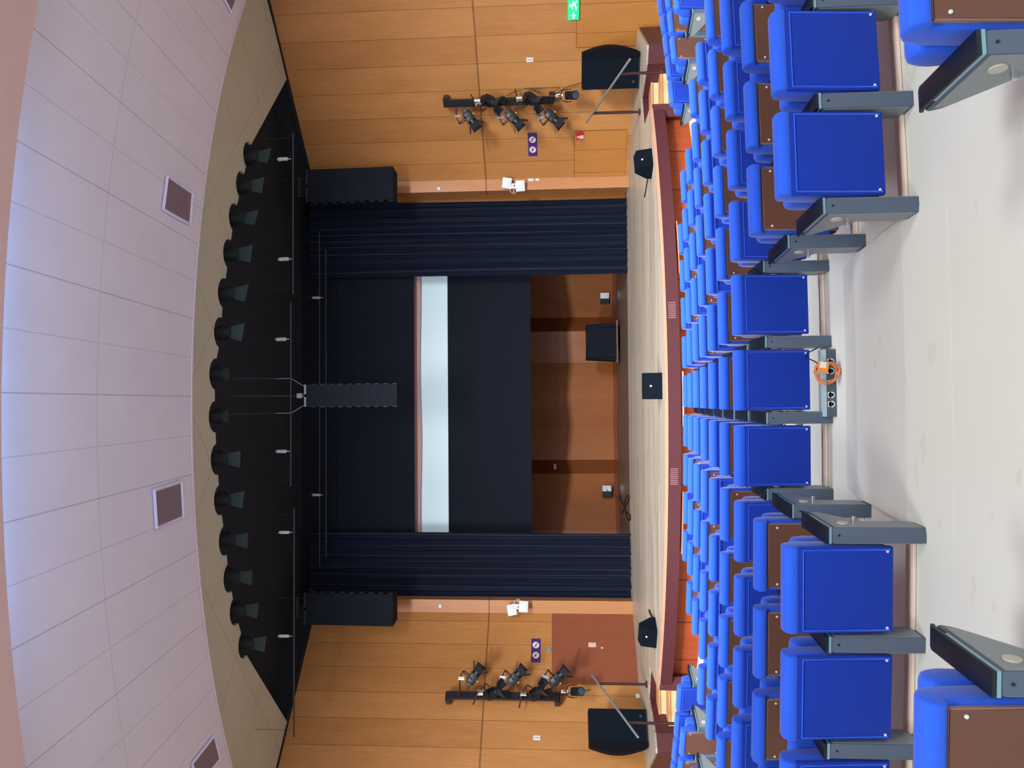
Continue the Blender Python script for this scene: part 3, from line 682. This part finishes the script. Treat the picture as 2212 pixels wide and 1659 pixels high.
# ---------------------------------------------------------------- things on the walls
def onwall(side, x, y, off=0):
    r = ray(x, y); nn = Vector((side*.673, .74, 0)); return CP+r*((wp(side, 0, 0, off)-CP).dot(nn)/r.dot(nn))
def wthing(name, label, cat, side, x, y, off=.0):
    return thing(name, label, cat, onwall(side, x, y, off), wrz(side))
def disc(name, c, r, y0, y1, m, parent, seg=28):
    b = MB(); b.cyl((c[0], y0, c[1]), (c[0], y1, c[1]), r, seg); return b.obj(name, m, parent)
for side, x, y, nm in ((1, 1150.5, 312, 'upper'), (-1, 1157.5, 1405, 'lower')):
    t = wthing('prohibition_sign', 'dark violet sign with two crossed-out white discs on the %s side wall' % nm, 'sign', side, x, y)
    b = MB(); b.box(-.30, .30, -.012, 0, -.115, .115); b.obj('plate', M['signblue'], t, smooth=False)
    for cx in (-.13, .13):
        disc('white_disc', (cx, 0), .085, -.016, -.012, M['whitepl'], t)
        b = MB(); b.tube([(cx+.086*math.cos(k*PI/14), -.017, .086*math.sin(k*PI/14)) for k in range(28)], .006, 6, closed=True); b.obj('red_ring', M['signred'], t)
        b = MB()
        if cx < 0: b.box(cx-.04, cx+.04, -.0185, -.016, -.025, .025); b.box(cx-.015, cx+.02, -.0185, -.016, .02, .038)
        else: b.box(cx-.045, cx+.03, -.0185, -.016, -.012, .018); b.box(cx+.01, cx+.045, -.0185, -.016, -.035, .0)
        b.obj('pictogram', M['greypl'], t, smooth=False)
        b = MB(); b.cyl((cx-.06, -.02, .06), (cx+.06, -.02, -.06), .006, 6); b.obj('slash', M['ink'], t)
t = wthing('fire_alarm_sign', 'red square fire alarm sign with white hand pictogram and white rim', 'sign', 1, 1253, 293)
b = MB(); b.box(-.115, .115, -.01, 0, -.115, .115, .008, 1); b.obj('rim', M['whitepl'], t)
b = MB(); b.box(-.10, .10, -.013, -.009, -.10, .10); b.obj('red_field', M['signred'], t, smooth=False)
b = MB(); b.box(-.075, .01, -.016, -.012, -.085, .0); b.box(-.06, -.005, -.016, -.012, 0, .035); b.cyl((-.03, -.016, .055), (-.03, -.012, .055), .024, 14); b.obj('pictogram', M['whitepl'], t, smooth=False)
t = wthing('exit_sign', 'lit green emergency exit sign with white running figure, at the top edge', 'sign', 1, 1239, 4)
b = MB(); b.box(-.36, .30, -.07, 0, -.125, .125, .006, 1); b.obj('sign_body', M['exit'], t)
b = MB()
b.cyl((-.06, -.072, .075), (-.06, -.07, .075), .024, 12)
for q in (((-.07, .05), (-.02, -.02), .03), ((-.06, .04), (-.13, .02), .014), ((-.03, .03), (.03, .0), .014), ((-.02, -.02), (.03, -.08), .016), ((-.03, -.02), (-.10, -.06), .016), ((-.10, -.06), (-.15, -.055), .014)):
    b.cyl((q[0][0], -.071, q[0][1]), (q[1][0], -.071, q[1][1]), q[2]*.8, 6)
b.box(-.31, -.2, -.0725, -.07, -.012, .012); b.prism([(-.34, 0), (-.25, .05), (-.25, -.05)], -.0725, -.07, 'y'); b.box(.10, .19, -.0725, -.07, -.1, .1)
b.obj('running_figure', M['exitw'], t, smooth=False)
for side, x, y, nm in ((1, 1144.5, 129, 'upper'), (-1, 1159.5, 1594, 'lower')):
    t = wthing('wall_socket_plate', 'small white socket plate high on the %s side wall in the photo' % nm, 'socket', side, x, y)
    b = MB(); b.box(-.05, .05, -.012, 0, -.08, .08, .004, 1); b.obj('plate', M['whitepl'], t)
    b = MB(); [b.box(-.02, .02, -.0145, -.011, zz-.01, zz+.01) for zz in (-.04, 0, .04)]; b.obj('opening', M['greypl'], t, smooth=False)
def small(name, label, cat, side, x, y, w_, h, d, m, r=0):
    b = MB(); b.box(-w_/2, w_/2, -d, 0, -h/2, h/2, min(w_, h)*.12, 2)
    o = b.obj(name, M[m], loc=onwall(side, x, y), rz=wrz(side)); return tag(o, label, cat)
small('control_box', 'white oblong box left of the round-cornered detector on upper wall', 'wall box', 1, 1147, 389, .11, .15, .05, 'whitepl')
small('detector_box', 'white round-cornered detector right of the oblong box on upper wall', 'detector', 1, 1161, 389, .12, .10, .05, 'whitepl')
small('door_lock', 'tiny pale round lock at the edge of the upper wall door', 'lock', 1, 1247, 387, .06, .06, .03, 'greypl')
small('switch_plate', 'grey square switch plate beside the violet sign on the lower wall', 'switch', -1, 1185.5, 1404, .11, .11, .02, 'greypl')
small('call_box', 'pinkish oblong box on the red-brown door leaf', 'wall box', -1, 1279.5, 1394, .12, .2, .05, 'pinkpl')
small('door_tab', 'tiny pink tab just right of the oblong box on the red-brown door', 'tab', -1, 1300.5, 1400, .04, .06, .02, 'pinkpl')
small('corner_box', 'pale green-white small box on the wall behind the lower stage loudspeaker', 'wall box', -1, 1378, 1505, .1, .11, .06, 'whitepl')
for sx, (x, y), nm in ((1, (948, 408), 'upper'), (-1, (951, 1309), 'lower')):
    p = bY(x, y, 19.13 if sx > 0 else 19.24); b = MB(); b.box(-.045, .045, -.03, 0, -.045, .045, .008, 1)
    tag(b.obj('pilaster_sensor', M['whitepl'], loc=p), 'tiny white square sensor on the %s pilaster in the photo' % nm, 'sensor')
    # pair of white panel antennas
    q = [(1095, 394), (1124, 402)] if sx > 0 else [(1106, 1315), (1131, 1310)]
    pa, pb = bY(q[0][0], q[0][1]+2, 19.0), bY(q[1][0], q[1][1], 19.0); c = (pa+pb)/2+Vector((-sx*.03, 0, 0))
    t = thing('wall_antenna', 'pair of white square panels on a bracket on the %s pilaster' % nm, 'antenna', c)
    for p_, tl in ((pa, .35), (pb, -.1)):
        Mx = Matrix.Translation(p_-c+Vector((0, -.02, 0))) @ Euler((0, sx*tl*.5, sx*-.35)).to_matrix().to_4x4()
        b = MB(); b.box(-.14, .14, -.03, .02, -.12, .12, .015, 2, Mx); b.obj('panel', M['whitepl'], t)
    b = MB(); b.box(-.07, .07, -.01, .10, -.13, .13, .02, 2); b.obj('bracket', M['whitepl'], t)
    b = MB(); b.box(-.02, .02, -.016, -.008, -.03, .0); b.obj('port', M['ink'], t, smooth=False)
    b = MB()
    for a_ in (1, -1): b.tube([(-sx*.05, 0, a_*.12), (-sx*.15, 0, a_*.08), (-sx*.2, .02, a_*.02), (-sx*.1, .03, 0)], .007, 6)
    b.obj('cable', M['whitepl'], t)
# boxes in the stage back wall
for (x, y, Yd, nm) in ((1306, 645, 23.75, 'upper'), (1311, 1062, 23.40, 'lower')):
    p = bY(x, y, Yd-.14); t = thing('wall_box', 'open silver and black connection box on stage back wall, %s one' % nm, 'wall box', p, -.25 if y < 800 else .27)
    b = MB(); b.box(-.0, .19, -.03, .02, -.14, .14, .005, 1); b.obj('steel_lid', M['alu'], t)
    b = MB(); b.box(-.18, .0, -.02, .05, -.14, .14, .005, 1); b.obj('black_tray', M['cable'], t)
    b = MB(); b.box(.02, .1, -.036, -.029, -.1, -.01); b.obj('label_plate', M['whitepl'], t, smooth=False)
    if y > 800:
        b = MB(); b.tube([(.05, -.05, 0), (0, -.1, -.02), (-.1, -.12, -.2), (-.3, -.1, -.42)], .01, 6); b.obj('cable', M['cable'], t)
p = bY(1199, 1007, 23.42); b = MB(); b.box(-.08, .08, -.02, 0, -.04, .04); tag(b.obj('name_plate', M['pinkpl'], loc=p-Vector((0, .12, 0)), smooth=False), 'small pale plate halfway up the dark recess of the stage back wall', 'plate')
# ---------------------------------------------------------------- stage equipment
def stage_speaker(side, label):
    t = thing('stage_loudspeaker', label, 'loudspeaker', (side*7.3, 16.4, ZS), -side*.52)
    # box with an outward curved grille
    w0, w1, D = (-.42, .22, .55)
    b = MB(); b.box(*sorted((side*w0, side*w1)), -.27, .3, .02, 1.26, .01, 1); b.obj('cabinet', M['spk'], t)
    n_ = 10; poly = []
    for k in range(n_+1):
        z = .02+1.24*k/n_; poly.append((side*(w1+.10+.13*math.sin(PI*k/n_)), z))
    poly = [(side*w1, .02)]+poly+[(side*w1, 1.26)]
    b = MB(); b.prism(poly, -.27, .3, 'y'); b.obj('curved_grille', M['spk2'], t, ang=30)
    b = MB(); b.cyl((side*-.28, -.274, .14), (side*-.28, -.268, .14), .03, 14); b.obj('badge', M['mech'], t)
    b = MB(); b.box(*sorted((side*w0, side*w1)), -.27, .3, 0, .03); b.obj('base', M['cable'], t, smooth=False)
stage_speaker(1, 'large black loudspeaker with curved side grille on the upper end of stage')
stage_speaker(-1, 'large black loudspeaker with curved side grille on the lower end of stage')
def monitor(x, y, wid, rz, label, dotx=0, scale=1, side=0):
    p = bz(x, y, ZS); t = thing('floor_monitor', label, 'loudspeaker', p, rz)
    b = MB(); b.prism([(-.17, 0), (.2, 0), (.2, .1), (.04, .34), (-.12, .30)], -wid/2, wid/2, 'x', bev=.008); b.obj('cabinet', M['spk'], t, smooth=False)
    b = MB(); b.cyl((dotx, -.149, .2), (dotx, -.135, .2), .018, 12); b.obj('badge', M['whitepl'], t)
    b = MB(); b.box(-wid/2+.03, wid/2-.03, .19, .21, .02, .09); b.obj('rear_plate', M['pipe'], t, smooth=False)
monitor(1428, 834, .47, 0, 'dark wedge floor monitor at the middle of the stage front', 0)
monitor(1408, 352, .45, .5, 'dark wedge floor monitor on the stage toward the photo\'s top', -.05)
monitor(1417, 1368, .45, -.5, 'dark wedge floor monitor on the stage toward the photo\'s bottom', .05)
def floorcable(pts, r, label, m='cable', z=ZS):
    P = [bz(x, y, z)+Vector((0, 0, r)) for x, y in pts]
    # smooth by Catmull-Rom
    Q = []
    for k in range(len(P)-1):
        a, b_, c, d = P[max(0, k-1)], P[k], P[k+1], P[min(len(P)-1, k+2)]
        for j in range(6):
            t = j/6; Q.append(.5*((2*b_)+(c-a)*t+(2*a-5*b_+4*c-d)*t*t+(3*b_-a-3*c+d)*t**3))
    Q.append(P[-1]); o0 = Q[0].copy(); b = MB(); b.tube([q-o0 for q in Q], r, 6)
    return tag(b.obj('floor_cable', M[m], loc=o0), label, 'cable')
floorcable([(1401, 380), (1398, 400), (1396, 412), (1393, 426)], .012, 'black cable running from the upper floor monitor')
floorcable([(1412, 1336), (1407, 1326), (1404, 1318)], .018, 'short black cable behind the lower floor monitor')
floorcable([(1341, 1070), (1345, 1085), (1352, 1095), (1358, 1082), (1361, 1074), (1356, 1072), (1350, 1090), (1354, 1110), (1360, 1125), (1363, 1115), (1357, 1108), (1349, 1100), (1346, 1108)], .018, 'tangle of black cable on the stage floor by the back wall')
# covered cart
p = bz(1338, 740, ZS); cz = thing('covered_cart', 'low wooden dolly carrying the cloth-covered box at the stage back', 'dolly', (p.x, p.y, ZS))
b = MB(); b.box(-.62, .62, -.5, .3, .09, .12); b.obj('deck', mat('dolly_wood', (150, 100, 74), .5, noise=.1, nscale=6), cz, smooth=False)
for sx in (-.5, .5):
    for sy in (-.4, .2):
        b = MB(); b.cyl((sx-.02, sy, .045), (sx+.02, sy, .045), .045, 14); b.obj('wheel', M['cable'], cz)
def cov(u, v):
    th = u*2*PI; c_, s__ = math.cos(th), math.sin(th)
    sq = lambda a: math.copysign(abs(a)**.28, a)
    r = 1-.06*v; fold = .02*math.sin(th*9+1)*(1-v)
    if v > .93: r *= 0.75 if v < .99 else 0.0
    return Vector(((.56*r+fold)*sq(c_), (.36*r+fold)*sq(s__)-.1, .12+.88*min(1, v/.93)+.012*math.sin(th*3)))
b = MB(); b.grid(cov, 72, 14, .01); tag(b.obj('covered_box', M['blackcloth'], loc=(p.x, p.y, ZS)), 'black cloth cover draped over a box at the back of the stage', 'cover')
# ---------------------------------------------------------------- floor socket box with coiled cable, in the aisle gap
zf = ZI(6)
a, c = bz(1807, 754, zf), bz(1807, 900, zf); W = a.x-c.x
t = thing('floor_socket_box', 'low grey connection box with round sockets behind the middle seat', 'socket box', ((a.x+c.x)/2, (a.y+c.y)/2, zf))
b = MB(); b.box(-W/2, W/2, 0, .15, 0, .075, .003, 1); b.obj('box_body', mat('box_dark_front', (72, 86, 98), .5, noise=.05), t)
b = MB(); b.box(-W/2, W/2, -.002, .152, .075, .08); b.obj('box_top', M['boxtop'], t, smooth=False)
for x in (-.16, -.09, .09, .16):
    b = MB(); b.cyl((x, -.004, .038), (x, .003, .038), .024, 20); b.box(x-.02, x+.02, -.004, .003, .04, .066); s_ = b.obj('socket', M['whitepl'], t)
    b = MB(); b.cyl((x, -.006, .036), (x, .002, .036), .014, 16); b.obj('hole', M['cap'], s_)
cc = bz(1800, 806, zf); ct = thing('coiled_cable', 'coil of orange cable with orange tag leaning on the grey socket box', 'cable', (cc.x, a.y-.03, zf), 0)
b = MB(); P = []
for k in range(26*5):
    th = k*2*PI/26; r = .075+.012*math.sin(k*.37); P.append((r*math.cos(th), .01*math.sin(k*1.3)-.055+.055*(.5+.5*math.sin(th)), .095+r*math.sin(th)*.95+.004*math.sin(k)))
b.tube(P, .0065, 6); b.obj('cable_loops', M['orangecable'], ct)
b = MB(); b.box(-.03, .055, -.035, -.031, .10, .175, Mx=Matrix.Translation((0, -.03, 0)) @ Matrix.Rotation(.2, 4, 'Y')); tg = b.obj('tag', M['tag'], ct, smooth=False)
b = MB(); b.box(.005, .05, -.038, -.034, .12, .165, Mx=Matrix.Translation((0, -.03, 0)) @ Matrix.Rotation(.2, 4, 'Y')); b.obj('tag_label', M['whitepl'], tg, smooth=False)
b = MB(); b.tube([(.05, .0, .12), (.09, .05, .16), (.12, .1, .2), (.16, .16, .17), (.22, .16, .05)], .005, 6); b.obj('black_lead', M['cable'], ct)
